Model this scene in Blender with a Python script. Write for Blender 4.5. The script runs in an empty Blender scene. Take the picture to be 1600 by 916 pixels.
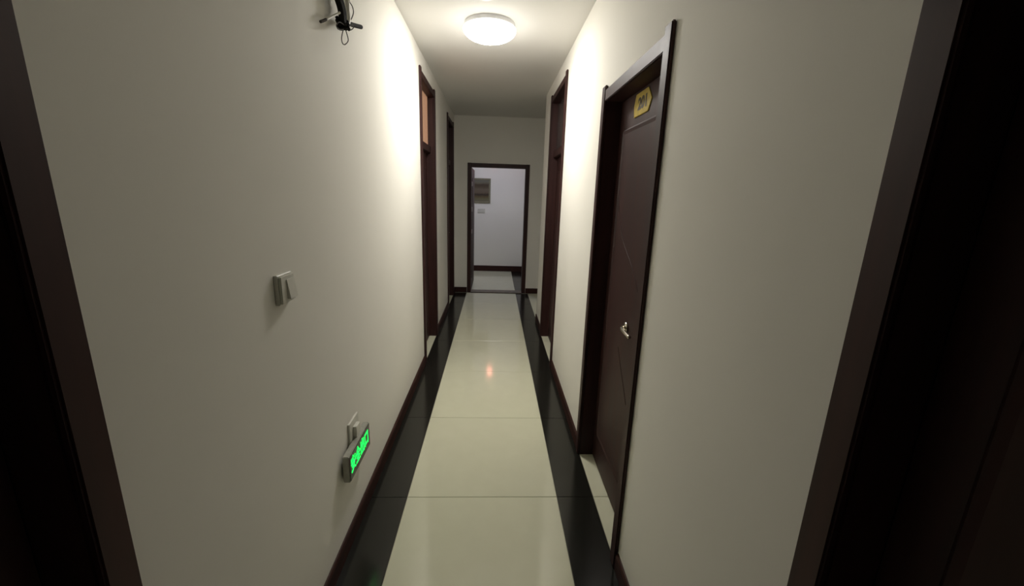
import bpy, bmesh, math
from mathutils import Vector, Matrix

scene = bpy.context.scene
col = scene.collection

# ---------------------------------------------------------------- camera
F = Vector((0.04589534, 0.97106302, -0.23437198))
RT = Vector((0.99873459, -0.03977522, 0.03077594))
UP = Vector((-0.02056318, 0.23548787, 0.97165972))
cam = bpy.data.cameras.new('camera')
cam.sensor_fit = 'HORIZONTAL'
cam.sensor_width = 36.0
cam.lens = 641.40 / 1600.0 * 36.0
cam.clip_start = 0.02
camo = bpy.data.objects.new('camera', cam)
col.objects.link(camo)
camo.matrix_world = Matrix((
    (RT.x, UP.x, -F.x, 0.0335),
    (RT.y, UP.y, -F.y, 0.0),
    (RT.z, UP.z, -F.z, 1.5853),
    (0, 0, 0, 1)))
scene.camera = camo

# ---------------------------------------------------------------- world, exposure
world = bpy.data.worlds.new('world')
scene.world = world
world.use_nodes = True
world.node_tree.nodes['Background'].inputs[0].default_value = (0.5, 0.55, 0.7, 1)
world.node_tree.nodes['Background'].inputs[1].default_value = 0.0
vs = scene.view_settings
vs.view_transform = 'Standard'
vs.look = 'None'
vs.gamma = 1.0
vs.use_curve_mapping = False
vs.exposure = 0.0

LAMP = 130.0          # ceiling lamp dome
FARFILL = 52.0        # added unseen light for the crossing corridor behind the end doorway

# ---------------------------------------------------------------- materials
def srgb(r, g, b):
    f = lambda c: ((c / 255 + 0.055) / 1.055) ** 2.4 if c > 10 else c / 255 / 12.92
    return (f(r), f(g), f(b), 1)

def base_mat(name, color, rough=0.5, metal=0.0, coat=0.0, emit=None, estr=0.0, ior=1.5):
    m = bpy.data.materials.new(name)
    m.use_nodes = True
    b = m.node_tree.nodes['Principled BSDF']
    b.inputs['Base Color'].default_value = color
    b.inputs['Roughness'].default_value = rough
    b.inputs['Metallic'].default_value = metal
    b.inputs['IOR'].default_value = ior
    b.inputs['Coat Weight'].default_value = coat
    b.inputs['Coat Roughness'].default_value = 0.15
    if emit:
        b.inputs['Emission Color'].default_value = emit
        b.inputs['Emission Strength'].default_value = estr
    return m

def noisy(m, c0, c1, scale=(3, 3, 3), detail=6, bump=0.0, bscale=120.0, bdist=0.002, rough_var=None):
    nt = m.node_tree
    b = nt.nodes['Principled BSDF']
    tc = nt.nodes.new('ShaderNodeTexCoord')
    mp = nt.nodes.new('ShaderNodeMapping')
    mp.inputs['Scale'].default_value = scale
    nt.links.new(tc.outputs['Object'], mp.inputs['Vector'])
    n = nt.nodes.new('ShaderNodeTexNoise')
    n.inputs['Scale'].default_value = 1.0
    n.inputs['Detail'].default_value = detail
    nt.links.new(mp.outputs['Vector'], n.inputs['Vector'])
    r = nt.nodes.new('ShaderNodeValToRGB')
    r.color_ramp.elements[0].position = 0.32
    r.color_ramp.elements[1].position = 0.68
    r.color_ramp.elements[0].color = c0
    r.color_ramp.elements[1].color = c1
    nt.links.new(n.outputs['Fac'], r.inputs['Fac'])
    nt.links.new(r.outputs['Color'], b.inputs['Base Color'])
    if rough_var:
        mr = nt.nodes.new('ShaderNodeMapRange')
        mr.inputs['To Min'].default_value = rough_var[0]
        mr.inputs['To Max'].default_value = rough_var[1]
        nt.links.new(n.outputs['Fac'], mr.inputs['Value'])
        nt.links.new(mr.outputs['Result'], b.inputs['Roughness'])
    if bump:
        n2 = nt.nodes.new('ShaderNodeTexNoise')
        n2.inputs['Scale'].default_value = bscale
        n2.inputs['Detail'].default_value = 3
        nt.links.new(tc.outputs['Object'], n2.inputs['Vector'])
        bp = nt.nodes.new('ShaderNodeBump')
        bp.inputs['Strength'].default_value = bump
        bp.inputs['Distance'].default_value = bdist
        nt.links.new(n2.outputs['Fac'], bp.inputs['Height'])
        nt.links.new(bp.outputs['Normal'], b.inputs['Normal'])
    return m

M = {}
M['wall'] = noisy(base_mat('wall_paint', (0.7, 0.68, 0.6, 1), 0.75, ior=1.3),
                  (0.835, 0.815, 0.75, 1), (0.86, 0.84, 0.775, 1), (1.3, 1.3, 1.3), 4, 0.12, 160, 0.001)
M['ceil'] = noisy(base_mat('ceiling_paint', (0.6, 0.58, 0.53, 1), 0.85, ior=1.3),
                  (0.80, 0.785, 0.75, 1), (0.82, 0.805, 0.77, 1), (1.2, 1.2, 1.2), 3)
M['tile'] = noisy(base_mat('polished_tile', (0.6, 0.58, 0.44, 1), 0.12),
                  (0.665, 0.66, 0.50, 1), (0.685, 0.68, 0.52, 1), (9, 9, 9), 8, rough_var=(0.07, 0.11))
M['black_tile'] = noisy(base_mat('black_granite', (0.02, 0.02, 0.018, 1), 0.2),
                        (0.012, 0.012, 0.0095, 1), (0.017, 0.0165, 0.0135, 1), (40, 40, 40), 3, rough_var=(0.13, 0.17))
M['grout'] = base_mat('grout', (0.30, 0.29, 0.22, 1), 0.9)
M['wood'] = noisy(base_mat('dark_wood', (0.03, 0.012, 0.01, 1), 0.45, ior=1.36),
                  (0.028, 0.0105, 0.0095, 1), (0.048, 0.0175, 0.0155, 1), (24, 24, 1.6), 7, rough_var=(0.44, 0.56))
M['wood_skirt'] = noisy(base_mat('skirting_wood', (0.04, 0.012, 0.009, 1), 0.6, ior=1.3),
                        (0.028, 0.010, 0.008, 1), (0.050, 0.017, 0.012, 1), (20, 2, 20), 6)
M['plastic'] = noisy(base_mat('ivory_plastic', (0.7, 0.68, 0.6, 1), 0.4),
                     (0.64, 0.63, 0.56, 1), (0.68, 0.67, 0.60, 1), (40, 40, 40), 2)
M['chrome'] = base_mat('brushed_metal', (0.75, 0.70, 0.60, 1), 0.22, 1.0)
M['steel'] = base_mat('dull_steel', (0.34, 0.30, 0.31, 1), 0.45, 0.9)
M['lamp_base'] = base_mat('lamp_white_metal', (0.62, 0.62, 0.62, 1), 0.4)
M['dome'] = base_mat('lit_opal_dome', (0.9, 0.88, 0.82, 1), 0.3, emit=(1.0, 0.965, 0.905, 1), estr=LAMP)
M['far_fill_dome'] = base_mat('cool_fill_dome', (0.9, 0.9, 0.9, 1), 0.3, emit=(0.76, 0.80, 1.0, 1), estr=FARFILL)
M['sign_body'] = noisy(base_mat('sign_aluminium', (0.4, 0.4, 0.36, 1), 0.4, 0.3),
                       (0.36, 0.36, 0.31, 1), (0.44, 0.44, 0.39, 1), (60, 60, 60), 2)
M['sign_face'] = base_mat('sign_dark_face', (0.07, 0.07, 0.055, 1), 0.3)
M['green'] = base_mat('lit_green', (0.0, 0.2, 0.05, 1), 0.4, emit=(0.0, 1.0, 0.10, 1), estr=1.7)
M['rubber'] = noisy(base_mat('black_rubber', (0.012, 0.011, 0.010, 1), 0.85, ior=1.2),
                    (0.009, 0.008, 0.008, 1), (0.018, 0.016, 0.014, 1), (50, 50, 50), 2)
M['wire'] = base_mat('dark_wire', (0.07, 0.062, 0.055, 1), 0.8, ior=1.25)
M['white_cable'] = base_mat('white_cable', (0.75, 0.73, 0.66, 1), 0.45)
M['yellow'] = noisy(base_mat('yellow_plaque', (0.5, 0.38, 0.05, 1), 0.35),
                    (0.50, 0.37, 0.055, 1), (0.60, 0.45, 0.075, 1), (30, 30, 30), 3)
M['plaque_text'] = base_mat('plaque_lettering', (0.035, 0.02, 0.008, 1), 0.5)
M['pane_warm'] = noisy(base_mat('warm_lit_frosted_glass', (0.25, 0.14, 0.09, 1), 0.25, emit=(0.40, 0.215, 0.125, 1), estr=0.8),
                       (0.2, 0.12, 0.08, 1), (0.24, 0.14, 0.09, 1), (20, 20, 20), 2)
M['pane_dark'] = base_mat('unlit_frosted_glass', (0.07, 0.058, 0.055, 1), 0.22)
M['sill'] = noisy(base_mat('worn_sill', (0.15, 0.125, 0.1, 1), 0.45),
                  (0.12, 0.10, 0.08, 1), (0.20, 0.165, 0.13, 1), (25, 25, 25), 5)
M['gilt'] = noisy(base_mat('olive_gilt_frame', (0.22, 0.2, 0.12, 1), 0.4),
                  (0.17, 0.16, 0.10, 1), (0.24, 0.22, 0.14, 1), (40, 40, 40), 3)
M['pink'] = base_mat('lit_pink_indicator', (0.4, 0.1, 0.08, 1), 0.4, emit=(1.0, 0.33, 0.24, 1), estr=11.0)

def dome_glow(m, strength, z_rim=-0.030, z_bottom=-0.108):
    # emission graded: dome flank dimmed near the base to spare ceiling and upper walls
    nt = m.node_tree
    b = nt.nodes['Principled BSDF']
    tc = nt.nodes.new('ShaderNodeTexCoord')
    sx = nt.nodes.new('ShaderNodeSeparateXYZ')
    nt.links.new(tc.outputs['Object'], sx.inputs[0])
    mr = nt.nodes.new('ShaderNodeMapRange')
    mr.inputs['From Min'].default_value = z_rim
    mr.inputs['From Max'].default_value = z_bottom
    mr.inputs['To Min'].default_value = 0.20
    mr.inputs['To Max'].default_value = 1.0
    nt.links.new(sx.outputs['Z'], mr.inputs['Value'])
    pw = nt.nodes.new('ShaderNodeMath')
    pw.operation = 'POWER'
    pw.inputs[1].default_value = 2.2
    nt.links.new(mr.outputs['Result'], pw.inputs[0])
    ml = nt.nodes.new('ShaderNodeMath')
    ml.operation = 'MULTIPLY'
    ml.inputs[1].default_value = strength
    nt.links.new(pw.outputs['Value'], ml.inputs[0])
    nt.links.new(ml.outputs['Value'], b.inputs['Emission Strength'])
dome_glow(M['dome'], LAMP)
dome_glow(M['far_fill_dome'], FARFILL)

def picture_mat():
    m = base_mat('landscape_print', (0.2, 0.18, 0.1, 1), 0.45)
    nt = m.node_tree
    b = nt.nodes['Principled BSDF']
    tc = nt.nodes.new('ShaderNodeTexCoord')
    n = nt.nodes.new('ShaderNodeTexNoise')
    n.inputs['Scale'].default_value = 9
    nt.links.new(tc.outputs['Object'], n.inputs['Vector'])
    sx = nt.nodes.new('ShaderNodeSeparateXYZ')
    nt.links.new(tc.outputs['Object'], sx.inputs[0])
    mr = nt.nodes.new('ShaderNodeMapRange')
    mr.inputs['From Min'].default_value = -0.20
    mr.inputs['From Max'].default_value = 0.20
    nt.links.new(sx.outputs['Z'], mr.inputs['Value'])
    ad = nt.nodes.new('ShaderNodeMath')
    ad.operation = 'MULTIPLY_ADD'
    ad.inputs[1].default_value = 0.10
    nt.links.new(n.outputs['Fac'], ad.inputs[0])
    nt.links.new(mr.outputs['Result'], ad.inputs[2])
    r = nt.nodes.new('ShaderNodeValToRGB')
    e = r.color_ramp.elements
    e[0].position = 0.0; e[0].color = (0.124, 0.118, 0.081, 1)
    e[1].position = 1.0; e[1].color = (0.143, 0.136, 0.105, 1)
    for p, c in ((0.14, (0.136, 0.124, 0.062, 1)), (0.25, (0.099, 0.068, 0.025, 1)), (0.36, (0.026, 0.013, 0.004, 1)),
                 (0.46, (0.124, 0.090, 0.056, 1)), (0.62, (0.136, 0.102, 0.071, 1)), (0.74, (0.081, 0.056, 0.028, 1)),
                 (0.84, (0.056, 0.034, 0.015, 1)), (0.92, (0.130, 0.118, 0.074, 1))):
        k = e.new(p); k.color = c
    nt.links.new(ad.outputs['Value'], r.inputs['Fac'])
    nt.links.new(r.outputs['Color'], b.inputs['Base Color'])
    return m
M['picture'] = picture_mat()

# ---------------------------------------------------------------- helpers
def link(name, me, mat, parent=None):
    o = bpy.data.objects.new(name, me)
    col.objects.link(o)
    if mat is not None and not me.materials:
        me.materials.append(M[mat])
    if parent is not None:
        o.parent = parent
    return o

def obj(name, bm, mat, parent=None, smooth=False):
    me = bpy.data.meshes.new(name)
    bmesh.ops.recalc_face_normals(bm, faces=bm.faces)
    bm.to_mesh(me)
    bm.free()
    if smooth:
        for p in me.polygons:
            p.use_smooth = True
    return link(name, me, mat, parent)

def empty(name, loc=(0, 0, 0)):
    o = bpy.data.objects.new(name, None)
    o.empty_display_size = 0.1
    col.objects.link(o)
    o.location = loc
    return o

def tag(o, label, cat, group=None):
    o['label'] = label
    o['category'] = cat
    if group:
        o['group'] = group
    return o

def struct(o, label=None):
    o['kind'] = 'structure'
    if label:
        o['label'] = label
    return o

def box(bm, x0, x1, y0, y1, z0, z1, bevel=0.0, seg=1):
    x0, x1 = sorted((x0, x1)); y0, y1 = sorted((y0, y1)); z0, z1 = sorted((z0, z1))
    r = bmesh.ops.create_cube(bm, size=1.0)
    vs_ = r['verts']
    bmesh.ops.scale(bm, verts=vs_, vec=(x1 - x0, y1 - y0, z1 - z0))
    bmesh.ops.translate(bm, verts=vs_, vec=((x0 + x1) / 2, (y0 + y1) / 2, (z0 + z1) / 2))
    if bevel:
        es = list({e for v in vs_ for e in v.link_edges})
        bmesh.ops.bevel(bm, geom=es, offset=bevel, segments=seg, affect='EDGES')
    return bm

def B(*a, **k):
    return box(bmesh.new(), *a, **k)

def lathe(profile, n=48, center=(0, 0, 0)):
    bm = bmesh.new()
    rings = []
    for r, z in profile:
        if r < 1e-6:
            rings.append([bm.verts.new((center[0], center[1], center[2] + z))])
        else:
            rings.append([bm.verts.new((center[0] + r * math.cos(2 * math.pi * i / n),
                                        center[1] + r * math.sin(2 * math.pi * i / n),
                                        center[2] + z)) for i in range(n)])
    for a, b in zip(rings, rings[1:]):
        for i in range(n):
            j = (i + 1) % n
            if len(a) == 1 and len(b) == 1:
                continue
            if len(a) == 1:
                bm.faces.new((a[0], b[i], b[j]))
            elif len(b) == 1:
                bm.faces.new((a[i], a[j], b[0]))
            else:
                bm.faces.new((a[i], a[j], b[j], b[i]))
    return bm

def spline(pts, sub=6):
    """Catmull-Rom through pts."""
    P = [Vector(p) for p in pts]
    if len(P) < 3:
        return P
    out = []
    for i in range(len(P) - 1):
        p0 = P[max(i - 1, 0)]; p1 = P[i]; p2 = P[i + 1]; p3 = P[min(i + 2, len(P) - 1)]
        for k in range(sub):
            t = k / sub
            out.append(0.5 * ((2 * p1) + (p2 - p0) * t + (2 * p0 - 5 * p1 + 4 * p2 - p3) * t * t
                              + (3 * p1 - p0 - 3 * p2 + p3) * t ** 3))
    out.append(P[-1])
    return out

def tube(pts, r, n=8, bm=None, sub=6):
    bm = bm or bmesh.new()
    pts = spline(pts, sub)
    rad = r if callable(r) else (lambda t: r)
    rings = []
    prev = None
    for i, p in enumerate(pts):
        d = (pts[min(i + 1, len(pts) - 1)] - pts[max(i - 1, 0)]).normalized()
        if prev is None:
            a = d.orthogonal().normalized()
        else:
            a = (prev - d * prev.dot(d)).normalized()
        prev = a
        b = d.cross(a)
        rr = rad(i / (len(pts) - 1))
        rings.append([bm.verts.new(p + (a * math.cos(2 * math.pi * k / n) + b * math.sin(2 * math.pi * k / n)) * rr)
                      for k in range(n)])
    for a, b in zip(rings, rings[1:]):
        for k in range(n):
            j = (k + 1) % n
            bm.faces.new((a[k], a[j], b[j], b[k]))
    bm.faces.new(rings[0][::-1]); bm.faces.new(rings[-1])
    return bm

def prism(poly, fn, d0, d1):
    """poly of (u,v); fn(u,v,d) -> xyz; extruded from d0 to d1."""
    bm = bmesh.new()
    a = [bm.verts.new(fn(u, v, d0)) for u, v in poly]
    b = [bm.verts.new(fn(u, v, d1)) for u, v in poly]
    bm.faces.new(a); bm.faces.new(b[::-1])
    n = len(poly)
    for i in range(n):
        j = (i + 1) % n
        bm.faces.new((a[i], b[i], b[j], a[j]))
    return bm

def text_mesh(body, size_w, size_h, depth=0.0, bold=0.0):
    c = bpy.data.curves.new('lettering', 'FONT')
    c.body = body
    c.extrude = 0.01
    c.offset = bold
    o = bpy.data.objects.new('lettering', c)
    col.objects.link(o)
    bpy.context.view_layer.update()
    me = bpy.data.meshes.new_from_object(o.evaluated_get(bpy.context.evaluated_depsgraph_get()))
    bpy.data.objects.remove(o)
    bpy.data.curves.remove(c)
    xs = [v.co.x for v in me.vertices]; ys = [v.co.y for v in me.vertices]
    cx, cy = (min(xs) + max(xs)) / 2, (min(ys) + max(ys)) / 2
    sx, sy = size_w / (max(xs) - min(xs)), size_h / (max(ys) - min(ys))
    zs = [v.co.z for v in me.vertices]
    z0, dz = min(zs), max(max(zs) - min(zs), 1e-6)
    for v in me.vertices:
        v.co = ((v.co.x - cx) * sx, (v.co.y - cy) * sy, (v.co.z - z0) / dz * depth)
    me.materials.clear()
    return me

# ---------------------------------------------------------------- dimensions
H = 2.70            # ceiling height
W = 0.60            # half width of the corridor
T = 0.24            # wall thickness
Y0, YE = -2.6, 6.57  # back and end of the corridor
YF = 8.50           # far wall of the crossing corridor
J0 = 1.888          # a joint of the floor tiles, then every 0.8 m
PY = 5.10           # right wall stops here: side passage up to the end wall
TE = 0.14           # thickness of the end wall

# side, opening y0, y1, opening top, transom rail (bottom, top) or None
DOORS = [
    dict(n=1, s=1, y0=1.508, y1=2.262, top=2.064, rail=None),
    dict(n=2, s=-1, y0=3.70, y1=4.43, top=2.49, rail=(1.965, 2.03)),
    dict(n=3, s=1, y0=3.64, y1=4.47, top=2.49, rail=(1.965, 2.03)),
    dict(n=4, s=-1, y0=5.66, y1=6.33, top=2.49, rail=(1.965, 2.03)),
    dict(n=5, s=-1, y0=-0.20, y1=0.562, top=2.064, rail=None),
    dict(n=6, s=1, y0=-0.23, y1=0.530, top=2.064, rail=None),
]
CW, CT = 0.060, 0.016     # casing width and thickness
LIN = 0.02                # jamb lining thickness

# ---------------------------------------------------------------- floor and its tiles
floor = struct(obj('floor', B(-2.85, 2.65, Y0 - 0.2, YF + 0.2, -0.15, -0.004), 'grout'))
tile_cache = {}
def tile(name, x0, x1, y0, y1, mat):
    g = 0.0013
    key = (name, mat, round(x1 - x0, 3), round(y1 - y0, 3))
    if key not in tile_cache:
        w, l = (x1 - x0) / 2 - g, (y1 - y0) / 2 - g
        bm = B(-w, w, -l, l, -0.012, 0.0)
        top = [e for e in bm.edges if all(abs(v.co.z) < 1e-6 for v in e.verts)]
        bmesh.ops.bevel(bm, geom=top, offset=0.0012, segments=1, affect='EDGES')
        me = bpy.data.meshes.new(name)
        bmesh.ops.recalc_face_normals(bm, faces=bm.faces)
        bm.to_mesh(me); bm.free()
        me.materials.append(M[mat])
        tile_cache[key] = me
    o = bpy.data.objects.new(name, tile_cache[key])
    col.objects.link(o)
    o.location = ((x0 + x1) / 2, (y0 + y1) / 2, 0)
    o.parent = floor
    return o

def joints(a, b):
    ys = [a]
    k = math.ceil((a - J0) / 0.8)
    while J0 + 0.8 * k < b - 1e-4:
        y = J0 + 0.8 * k
        if y > a + 0.02:
            ys.append(y)
        k += 1
    ys.append(b)
    return list(zip(ys, ys[1:]))

for a, b in joints(J0 - 0.8 * 5, YE - 0.05):
    tile('floor_tile', -0.4, 0.4, a, b, 'tile')
    tile('border_tile', -0.6, -0.4, a, b, 'black_tile')
    tile('border_tile', 0.4, 0.6, a, b, 'black_tile')
for d in DOORS:
    s = d['s']
    for a, b in joints(d['y0'] - LIN, d['y1'] + LIN):
        tile('floor_tile', *sorted((s * 0.6, s * 0.84)), a, b, 'tile')
for a, b in joints(PY, YE):
    for x in (0.6, 1.4):
        tile('floor_tile', x, x + 0.8, a, b, 'tile')
for a, b in joints(YE + TE, YF):
    for x in (-2.8, -2.0, -1.2, -0.4):
        tile('floor_tile', max(x, -2.6), x + 0.8, a, b, 'tile')
    tile('border_tile', 0.4, 0.62, a, b, 'black_tile')

# ---------------------------------------------------------------- ceiling and walls
ceiling = struct(obj('ceiling', B(-2.85, 2.65, Y0 - 0.2, YF + 0.2, H, H + 0.15), 'ceil'))

def side_wall(name, s, ya, yb):
    bm = bmesh.new()
    xa, xb = s * W, s * (W + T)
    y = ya
    for d in sorted((d for d in DOORS if d['s'] == s), key=lambda d: d['y0']):
        box(bm, xa, xb, y, d['y0'] - LIN, -0.004, H)
        box(bm, xa, xb, d['y0'] - LIN, d['y1'] + LIN, d['top'] + LIN, H)
        y = d['y1'] + LIN
    box(bm, xa, xb, y, yb, -0.004, H)
    bmesh.ops.remove_doubles(bm, verts=bm.verts, dist=1e-5)
    return struct(obj(name, bm, 'wall'))

wall_left = side_wall('wall_left', -1, Y0, YE)
wall_right = side_wall('wall_right', 1, Y0, PY)

EX0, EX1, ETOP = -0.335, 0.497, 1.970      # end doorway opening
bm = bmesh.new()
box(bm, -2.85, EX0 - LIN, YE, YE + TE, -0.004, H)
box(bm, EX1 + LIN, 2.5, YE, YE + TE, -0.004, H)
box(bm, EX0 - LIN, EX1 + LIN, YE, YE + TE, ETOP + LIN, H)
bmesh.ops.remove_doubles(bm, verts=bm.verts, dist=1e-5)
struct(obj('wall_end', bm, 'wall'))
struct(obj('wall_back', B(-W - T, W + T, Y0 - 0.15, Y0, -0.004, H), 'wall'))
struct(obj('wall_far', B(-2.85, 1.0, YF, YF + 0.15, -0.004, H), 'wall'))
struct(obj('wall_far_right', B(0.62, 0.84, YE + TE, YF, -0.004, H), 'wall'))
struct(obj('wall_far_left', B(-2.85, -2.6, YE + TE, YF, -0.004, H), 'wall'))
struct(obj('wall_passage_near', B(W + T, 2.5, PY - 0.2, PY, -0.004, H), 'wall'))
struct(obj('wall_passage_end', B(2.2, 2.5, PY, YE, -0.004, H), 'wall'))

# ---------------------------------------------------------------- baseboards
BH, BT = 0.085, 0.012
def side_base(name, s, ya, yb):
    root = struct(empty(name, (s * W, ya, 0)))
    y = ya
    spans = []
    for d in sorted((d for d in DOORS if d['s'] == s), key=lambda d: d['y0']):
        spans.append((y, d['y0'] - CW - 0.004))
        y = d['y1'] + CW + 0.004
    spans.append((y, yb))
    for a, b in spans:
        if b - a < 0.01:
            continue
        prof = [(0, 0), (BT, 0), (BT, BH - 0.012), (BT - 0.006, BH - 0.002), (0, BH)]
        bm = prism(prof, lambda u, v, dd: (s * (W - u) - s * W, dd - ya, v), a, b)
        obj('board', bm, 'wood_skirt', root)
side_base('baseboard_left', -1, Y0, YE)
side_base('baseboard_right', 1, Y0, PY)
root = struct(empty('baseboard_end', (0, YE, 0)))
for a, b in ((-W, EX0 - CW - 0.004), (EX1 + CW + 0.004, 2.2)):
    obj('board', B(a, b, -BT, 0, 0, BH, bevel=0.002), 'wood_skirt', root)
root = struct(empty('baseboard_far', (0, YF, 0)))
obj('board', B(-2.6, 0.62, -BT, 0, 0, 0.115, bevel=0.002), 'wood_skirt', root)
obj('board', B(0.608, 0.62, YE + TE - YF, -BT, 0, 0.115, bevel=0.002), 'wood_skirt', root)

# ---------------------------------------------------------------- doors in the side walls
def lever(root, s, y, z, d, dirn, drop=0.0):
    """lever handle on a leaf whose face lies d behind the wall face; dirn = +-1 along y."""
    fx = lambda dd: s * (W + dd)
    bm = lathe([(0, 0.0), (0.026, 0.0), (0.026, 0.006), (0.021, 0.010), (0, 0.010)], 24)
    bmesh.ops.rotate(bm, verts=bm.verts, matrix=Matrix.Rotation(-s * math.pi / 2, 3, 'Y'))
    bmesh.ops.translate(bm, verts=bm.verts, vec=(fx(d), y, z))
    h = obj('handle', bm, 'chrome', root, True)
    pts = [(fx(d - 0.006), y, z), (fx(d - 0.018), y + dirn * 0.002, z), (fx(d - 0.026), y + dirn * 0.018, z - drop * 0.1),
           (fx(d - 0.029), y + dirn * 0.06, z - drop * 0.4), (fx(d - 0.026), y + dirn * 0.125, z - drop)]
    obj('lever', tube(pts, lambda t: 0.0095 if t < 0.5 else 0.0095 - 0.003 * (t - 0.5), 12), 'chrome', h, True)
    return h

def side_door(d, label):
    s, y0, y1, top = d['s'], d['y0'], d['y1'], d['top']
    X = lambda dd: s * (W + dd)
    r = struct(empty('door_%d' % d['n'], (0, 0, 0)), label)
    tall = 0.022
    # casing: two stiles running past the head
    for ya, yb in ((y0 - CW, y0 - 0.001), (y1 + 0.001, y1 + CW)):
        obj('casing_stile', B(X(-CT), X(0), ya, yb, 0.0, top + 0.055 + tall, bevel=0.004, seg=2), 'wood', r)
    obj('casing_head', B(X(-CT + 0.003), X(0), y0 - 0.001, y1 + 0.001, top, top + 0.055, bevel=0.003, seg=2), 'wood', r)
    # jamb lining
    for ya, yb in ((y0 - LIN, y0), (y1, y1 + LIN)):
        obj('jamb', B(X(0.0005), X(T), ya, yb, 0.0, top), 'wood', r)
    obj('jamb_head', B(X(0.0005), X(T), y0, y1, top, top + LIN), 'wood', r)
    ltop = top
    if d['rail']:
        ltop = d['rail'][0]
        obj('transom_rail', B(X(0.030), X(0.15), y0, y1, d['rail'][0], d['rail'][1], bevel=0.003), 'wood', r)
        p = obj('transom_pane', B(X(0.058), X(0.066), y0, y1, d['rail'][1], top),
                'pane_warm' if d['n'] == 2 else 'pane_dark', r)
        if d['n'] == 2:
            p['label'] = 'frosted transom pane glowing warm brown'
    ld = 0.078 if not d['rail'] else 0.072
    leaf = obj('leaf', B(X(ld), X(ld + 0.04), y0 + 0.003, y1 - 0.003, 0.008, ltop - 0.003, bevel=0.002), 'wood', r)
    d['ld'] = ld
    # raised panel with sloped edges
    pa, pb, pz0, pz1 = y0 + 0.095, y1 - 0.082, 0.19, min(1.916, ltop - 0.14)
    bm = bmesh.new()
    ring = lambda dd, ins: [bm.verts.new((X(dd), a, z)) for a, z in
                            ((pa + ins, pz0 + ins), (pb - ins, pz0 + ins), (pb - ins, pz1 - ins), (pa + ins, pz1 - ins))]
    r0, r1, r2 = ring(ld + 0.001, 0), ring(ld - 0.010, 0.012), ring(ld - 0.007, 0.026)
    for A, C in ((r0, r1), (r1, r2)):
        for i in range(4):
            j = (i + 1) % 4
            bm.faces.new((A[i], A[j], C[j], C[i]))
    bm.faces.new(r2)
    obj('raised_panel', bm, 'wood', leaf)
    if d['n'] == 1:
        for pts in ([(2.165, 1.60), (2.087, 1.464), (2.006, 1.373), (1.863, 1.285), (1.77, 1.212), (1.63, 1.07)],
                    [(1.93, 0.85), (1.873, 0.779), (1.796, 0.696), (1.74, 0.63)]):
            obj('panel_bead', tube([(X(ld - 0.007), a, z) for a, z in pts], 0.0024, 6), 'wood', leaf, True)
    return r

LAB = {1: 'dark brown wooden door with yellow number plaque, nearest on the right wall',
       2: 'dark brown door with warm lit transom pane on the left wall',
       3: 'dark brown door with unlit transom on the right wall past the plaque door',
       4: 'dark brown transom door on the left wall beside the end wall',
       5: 'dark doorway edge at the left border of the view',
       6: 'dark doorway edge at the right border of the view'}
roots = {d['n']: side_door(d, LAB[d['n']]) for d in DOORS}
D = {d['n']: d for d in DOORS}
lever(roots[1], 1, 1.838, 0.985, 0.078 - 0.0075, -1, 0.006)
lever(roots[2], -1, 3.77, 0.98, 0.072, 1)
lever(roots[3], 1, 3.71, 0.98, 0.072, 1)
lever(roots[4], -1, 6.27, 1.00, 0.072, -1)
lever(roots[5], -1, -0.13, 0.98, 0.078, 1)
lever(roots[6], 1, -0.16, 0.98, 0.078, 1)

# ---------------------------------------------------------------- end doorway with its leaf swung open
r = struct(empty('door_7', (0, 0, 0)), 'open doorway in the end wall, dark wood frame and leaf swung inward')
for a, b in ((EX0 - CW, EX0), (EX1, EX1 + CW)):
    obj('casing_stile', B(a, b, YE - CT, YE, 0, ETOP + CW, bevel=0.003), 'wood', r)
obj('casing_head', B(EX0, EX1, YE - CT + 0.002, YE, ETOP, ETOP + CW - 0.002, bevel=0.003), 'wood', r)
for a, b in ((EX0 - LIN, EX0), (EX1, EX1 + LIN)):
    obj('jamb', B(a, b, YE + 0.0005, YE + TE, 0, ETOP), 'wood', r)
obj('jamb_head', B(EX0, EX1, YE + 0.0005, YE + TE, ETOP, ETOP + LIN), 'wood', r)
lf = obj('leaf', B(EX0 - 0.036, EX0 + 0.002, YE + TE + 0.006, YE + TE + 0.79, 0.012, ETOP - 0.004, bevel=0.002), 'wood', r)
obj('raised_panel', B(EX0 + 0.001, EX0 + 0.008, YE + TE + 0.10, YE + TE + 0.69, 0.18, ETOP - 0.15, bevel=0.005), 'wood', lf)
for z in (0.98, 1.33, 1.72):
    bm = B(EX0, EX0 + 0.004, YE + 0.03, YE + TE - 0.02, z - 0.035, z + 0.035, bevel=0.001)
    tube([(EX0 + 0.007, YE + TE - 0.012, z - 0.035), (EX0 + 0.007, YE + TE - 0.012, z + 0.035)], 0.006, 10, bm)
    obj('hinge', bm, 'steel', r)
obj('sill', B(EX0, EX1, YE - 0.04, YE + TE, 0.0, 0.014, bevel=0.003), 'sill', r)

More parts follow.
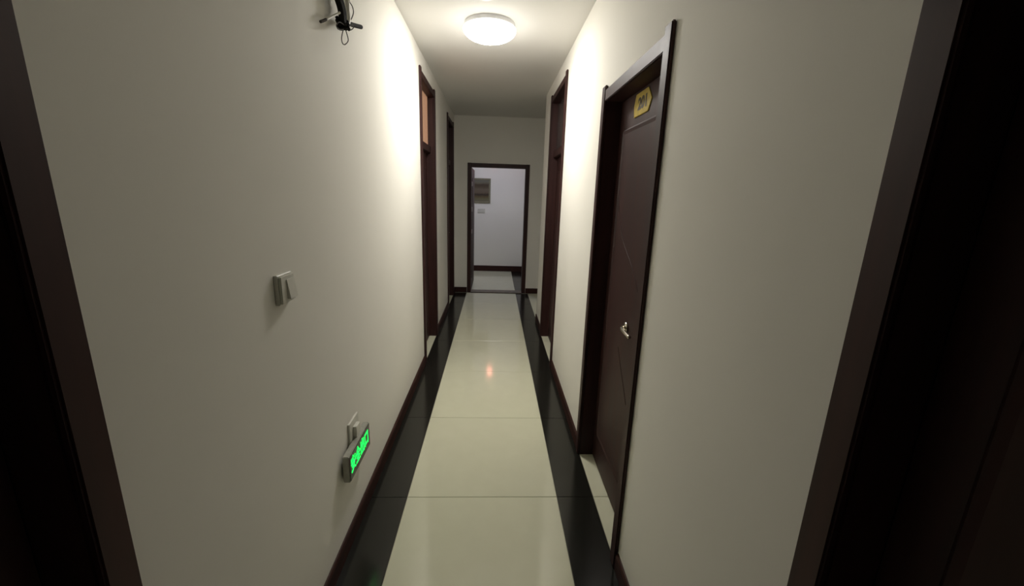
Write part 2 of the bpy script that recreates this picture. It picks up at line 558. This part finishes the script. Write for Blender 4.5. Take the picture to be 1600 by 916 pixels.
# ---------------------------------------------------------------- ceiling lamp and the added far light
def ceiling_lamp(x, y, dome_mat, label, sc=1.0):
    t = tag(empty('ceiling_lamp', (x, y, H)), label, 'ceiling lamp')
    obj('base', lathe([(0, 0), (0.168 * sc, 0), (0.172 * sc, -0.004), (0.172 * sc, -0.028),
                       (0.166 * sc, -0.030), (0, -0.030)], 56), 'lamp_base', t)
    prof = [(0.165 * sc, -0.0295), (0.176 * sc, -0.031), (0.180 * sc, -0.036)]
    for i in range(1, 11):
        a = i / 10 * math.pi / 2
        prof.append((0.180 * sc * math.cos(a) ** 0.9 if i < 10 else 0, -0.036 - 0.072 * math.sin(a)))
    obj('dome', lathe(prof, 56), dome_mat, t, True)
    return t
ceiling_lamp(-0.027, 3.13, 'dome', 'lit round white dome lamp on the corridor ceiling')
ceiling_lamp(-0.10, 7.25, 'far_fill_dome', 'added unseen cool dome light that brightens the crossing corridor')  # added fill light, hidden above the end doorway, brightens the crossing corridor

t = tag(empty('smoke_detector', (-0.045, 2.675, H)), 'small round pale smoke detector on the ceiling before the lamp', 'smoke detector')
obj('base', lathe([(0, 0), (0.052, 0), (0.052, -0.010), (0, -0.010)], 32), 'plastic', t)
obj('sensor_cap', lathe([(0.050, -0.0095), (0.050, -0.020), (0.040, -0.030), (0.022, -0.034), (0, -0.034)], 32), 'plastic', t, True)

# ---------------------------------------------------------------- light switch on the left wall
t = tag(empty('light_switch', (-W, 1.226, 1.29)), 'single white rocker switch plate on the left corridor wall', 'light switch')
obj('back_box', B(0, 0.012, -0.043, 0.043, -0.045, 0.045, bevel=0.002), 'plastic', t)
fp = obj('face_plate', B(0.012, 0.020, -0.040, 0.040, -0.042, 0.042, bevel=0.003, seg=2), 'plastic', t)
bm = prism([(0.019, -0.030), (0.030, -0.030), (0.0225, 0.028), (0.019, 0.028)], lambda u, v, d_: (u, d_, v), -0.010, 0.034)
obj('rocker', bm, 'plastic', fp)

# ---------------------------------------------------------------- exit sign low on the left wall
t = tag(empty('exit_sign', (-W, 1.69, 0.42)), 'box sign with glowing green characters low on the left wall', 'exit sign')
obj('wall_plate', B(0, 0.010, -0.035, 0.085, -0.02, 0.148, bevel=0.002), 'plastic', t)
obj('bracket', B(0.009, 0.026, 0.005, 0.055, 0.03, 0.115, bevel=0.002), 'plastic', t)
body = obj('housing', B(0.010, 0.038, -0.142, 0.142, -0.064, 0.060, bevel=0.003, seg=2), 'sign_body', t)
face = obj('face_panel', B(0.037, 0.0405, -0.137, 0.137, -0.059, 0.055, bevel=0.001), 'sign_face', t)
me = text_mesh('安全出口', 0.236, 0.076, 0.0015, 0.016)
me.transform(Matrix(((0, 0, 1, 0.0404), (1, 0, 0, -0.008), (0, 1, 0, 0.008), (0, 0, 0, 1))))
link('lettering', me, 'green', face)

# ---------------------------------------------------------------- number plaque on the first right door
px = W + D[1]['ld']
t = tag(empty('door_plaque', (px, 1.932, 1.997)), 'yellow six-sided number plaque at the top of the right door', 'sign')
hexa = [(-0.112, -0.004), (-0.076, -0.050), (0.100, -0.050), (0.112, 0.0), (0.092, 0.049), (-0.062, 0.049)]
bm = prism(hexa, lambda u, v, d_: (d_, u, v), -0.0005, -0.005)
bmesh.ops.bevel(bm, geom=[e for e in bm.edges if all(v.co.x < -0.004 for v in e.verts)], offset=0.0018, segments=1, affect='EDGES')
obj('plate', bm, 'yellow', t)
me = text_mesh('201', 0.110, 0.054, 0.001, 0.045)
me.transform(Matrix(((0, 0, -1, -0.0048), (-1, 0, 0, 0.0), (0, 1, 0, 0.0), (0, 0, 0, 1))))
link('lettering', me, 'plaque_text', t)

# ---------------------------------------------------------------- loose cables hanging high on the left wall
t = tag(empty('cable_bundle', (-0.565, 1.79, 2.2)), 'loose black and white cables tied in a knot high on the left wall', 'cable')
def cp(pts, dx=0.0):
    return [(dx if len(p) < 3 else p[2], p[0] - 1.79, p[1] - 2.2) for p in pts]
for k, (ya, yb) in enumerate(((1.730, 1.780), (1.752, 1.788), (1.773, 1.796), (1.790, 1.800))):
    obj('black_cable', tube(cp([(ya - 0.01, 2.46, -0.034), (ya - 0.004, 2.36, -0.02), (ya + 0.004, 2.285, 0.0),
                                ((ya + yb) / 2 + 0.012, 2.24, 0.006), (yb + 0.004, 2.20, 0.004)]), 0.0112 - 0.0008 * k, 10), 'rubber', t, True)
obj('white_cable', tube(cp([(1.846, 2.47, -0.034), (1.848, 2.38, -0.010), (1.855, 2.31, 0.002), (1.857, 2.26, 0.004), (1.842, 2.225, 0.010), (1.815, 2.195, 0.008)]),
                        lambda u: 0.013 - 0.007 * u, 10), 'white_cable', t, True)
obj('black_stub', tube(cp([(1.80, 2.198, 0.01), (1.86, 2.222, 0.006), (1.93, 2.242, 0.002), (2.035, 2.272, 0.0)]), 0.0085, 10), 'rubber', t, True)
obj('white_tie', tube(cp([(1.775, 2.232, 0.006), (1.72, 2.198, -0.004), (1.666, 2.166, -0.012)]), 0.0042, 8), 'white_cable', t, True)
obj('tie_end', tube(cp([(1.664, 2.165, -0.012), (1.645, 2.154, -0.015), (1.628, 2.145, -0.018)]), 0.0050, 8), 'wire', t, True)
for pts, rr in (([(1.775, 2.180), (1.745, 2.137), (1.749, 2.119), (1.776, 2.122), (1.818, 2.150), (1.802, 2.172), (1.785, 2.186)], 0.0019),
                ([(1.785, 2.190), (1.730, 2.182), (1.696, 2.158), (1.726, 2.156), (1.780, 2.176)], 0.0019),
                ([(1.810, 2.190), (1.870, 2.222), (1.893, 2.222), (1.862, 2.202), (1.810, 2.184)], 0.0019),
                ([(1.853, 2.36), (1.857, 2.304), (1.89, 2.296), (1.902, 2.280), (1.882, 2.254), (1.843, 2.222), (1.80, 2.19)], 0.0019)):
    obj('wire_loop', tube(cp(pts, 0.012), rr, 6), 'wire', t, True)
bm = bmesh.new()
for k in range(4):
    a0 = k * 0.9
    tube([(0.004 + 0.017 * math.cos(a), 0.002 * k + 0.018 * math.sin(a + a0) , -0.012 + 0.006 * k + 0.014 * math.sin(a * 1.0 - a0))
          for a in [i * math.pi / 4 for i in range(8)]], 0.0062, 8, bm, 3)
obj('knot', bm, 'rubber', t, True)

# ---------------------------------------------------------------- crossing corridor: picture, switch, indicator
PX0, PX1, PZ0, PZ1 = -0.70, -0.060, 1.390, 1.872
t = tag(empty('framed_picture', ((PX0 + PX1) / 2, YF, (PZ0 + PZ1) / 2)), 'framed brown and olive landscape picture seen through the end doorway', 'picture')
w, h = (PX1 - PX0) / 2, (PZ1 - PZ0) / 2
for a in ((-w, w, h - 0.035, h), (-w, w, -h, -h + 0.035), (-w, -w + 0.035, -h + 0.035, h - 0.035), (w - 0.035, w, -h + 0.035, h - 0.035)):
    obj('frame_bar', B(a[0], a[1], -0.024, 0, a[2], a[3], bevel=0.004), 'gilt', t)
obj('canvas', B(-w + 0.034, w - 0.034, -0.014, -0.002, -h + 0.034, h - 0.034), 'picture', t)

t = tag(empty('double_switch', (-0.238, YF, 1.238)), 'wide white switch plate below the framed picture', 'light switch')
obj('face_plate', B(-0.075, 0.075, -0.012, 0, -0.043, 0.043, bevel=0.003), 'plastic', t)
for x in (-0.034, 0.034):
    obj('rocker', prism([(-0.0115, -0.032), (-0.015, -0.032), (-0.020, 0.032), (-0.0115, 0.032)], lambda u, v, d_: (d_, u, v), x - 0.028, x + 0.028), 'plastic', t)

t = tag(empty('indicator_lamp', (-0.012, YF, 2.27)), 'small pinkish wall lamp high in the crossing corridor, mirrored on the floor', 'lamp')
obj('backplate', B(-0.07, 0.07, -0.012, 0, -0.10, 0.10, bevel=0.003), 'plastic', t)
obj('lens', B(-0.05, 0.05, -0.032, -0.011, -0.08, 0.08, bevel=0.006, seg=2), 'pink', t)
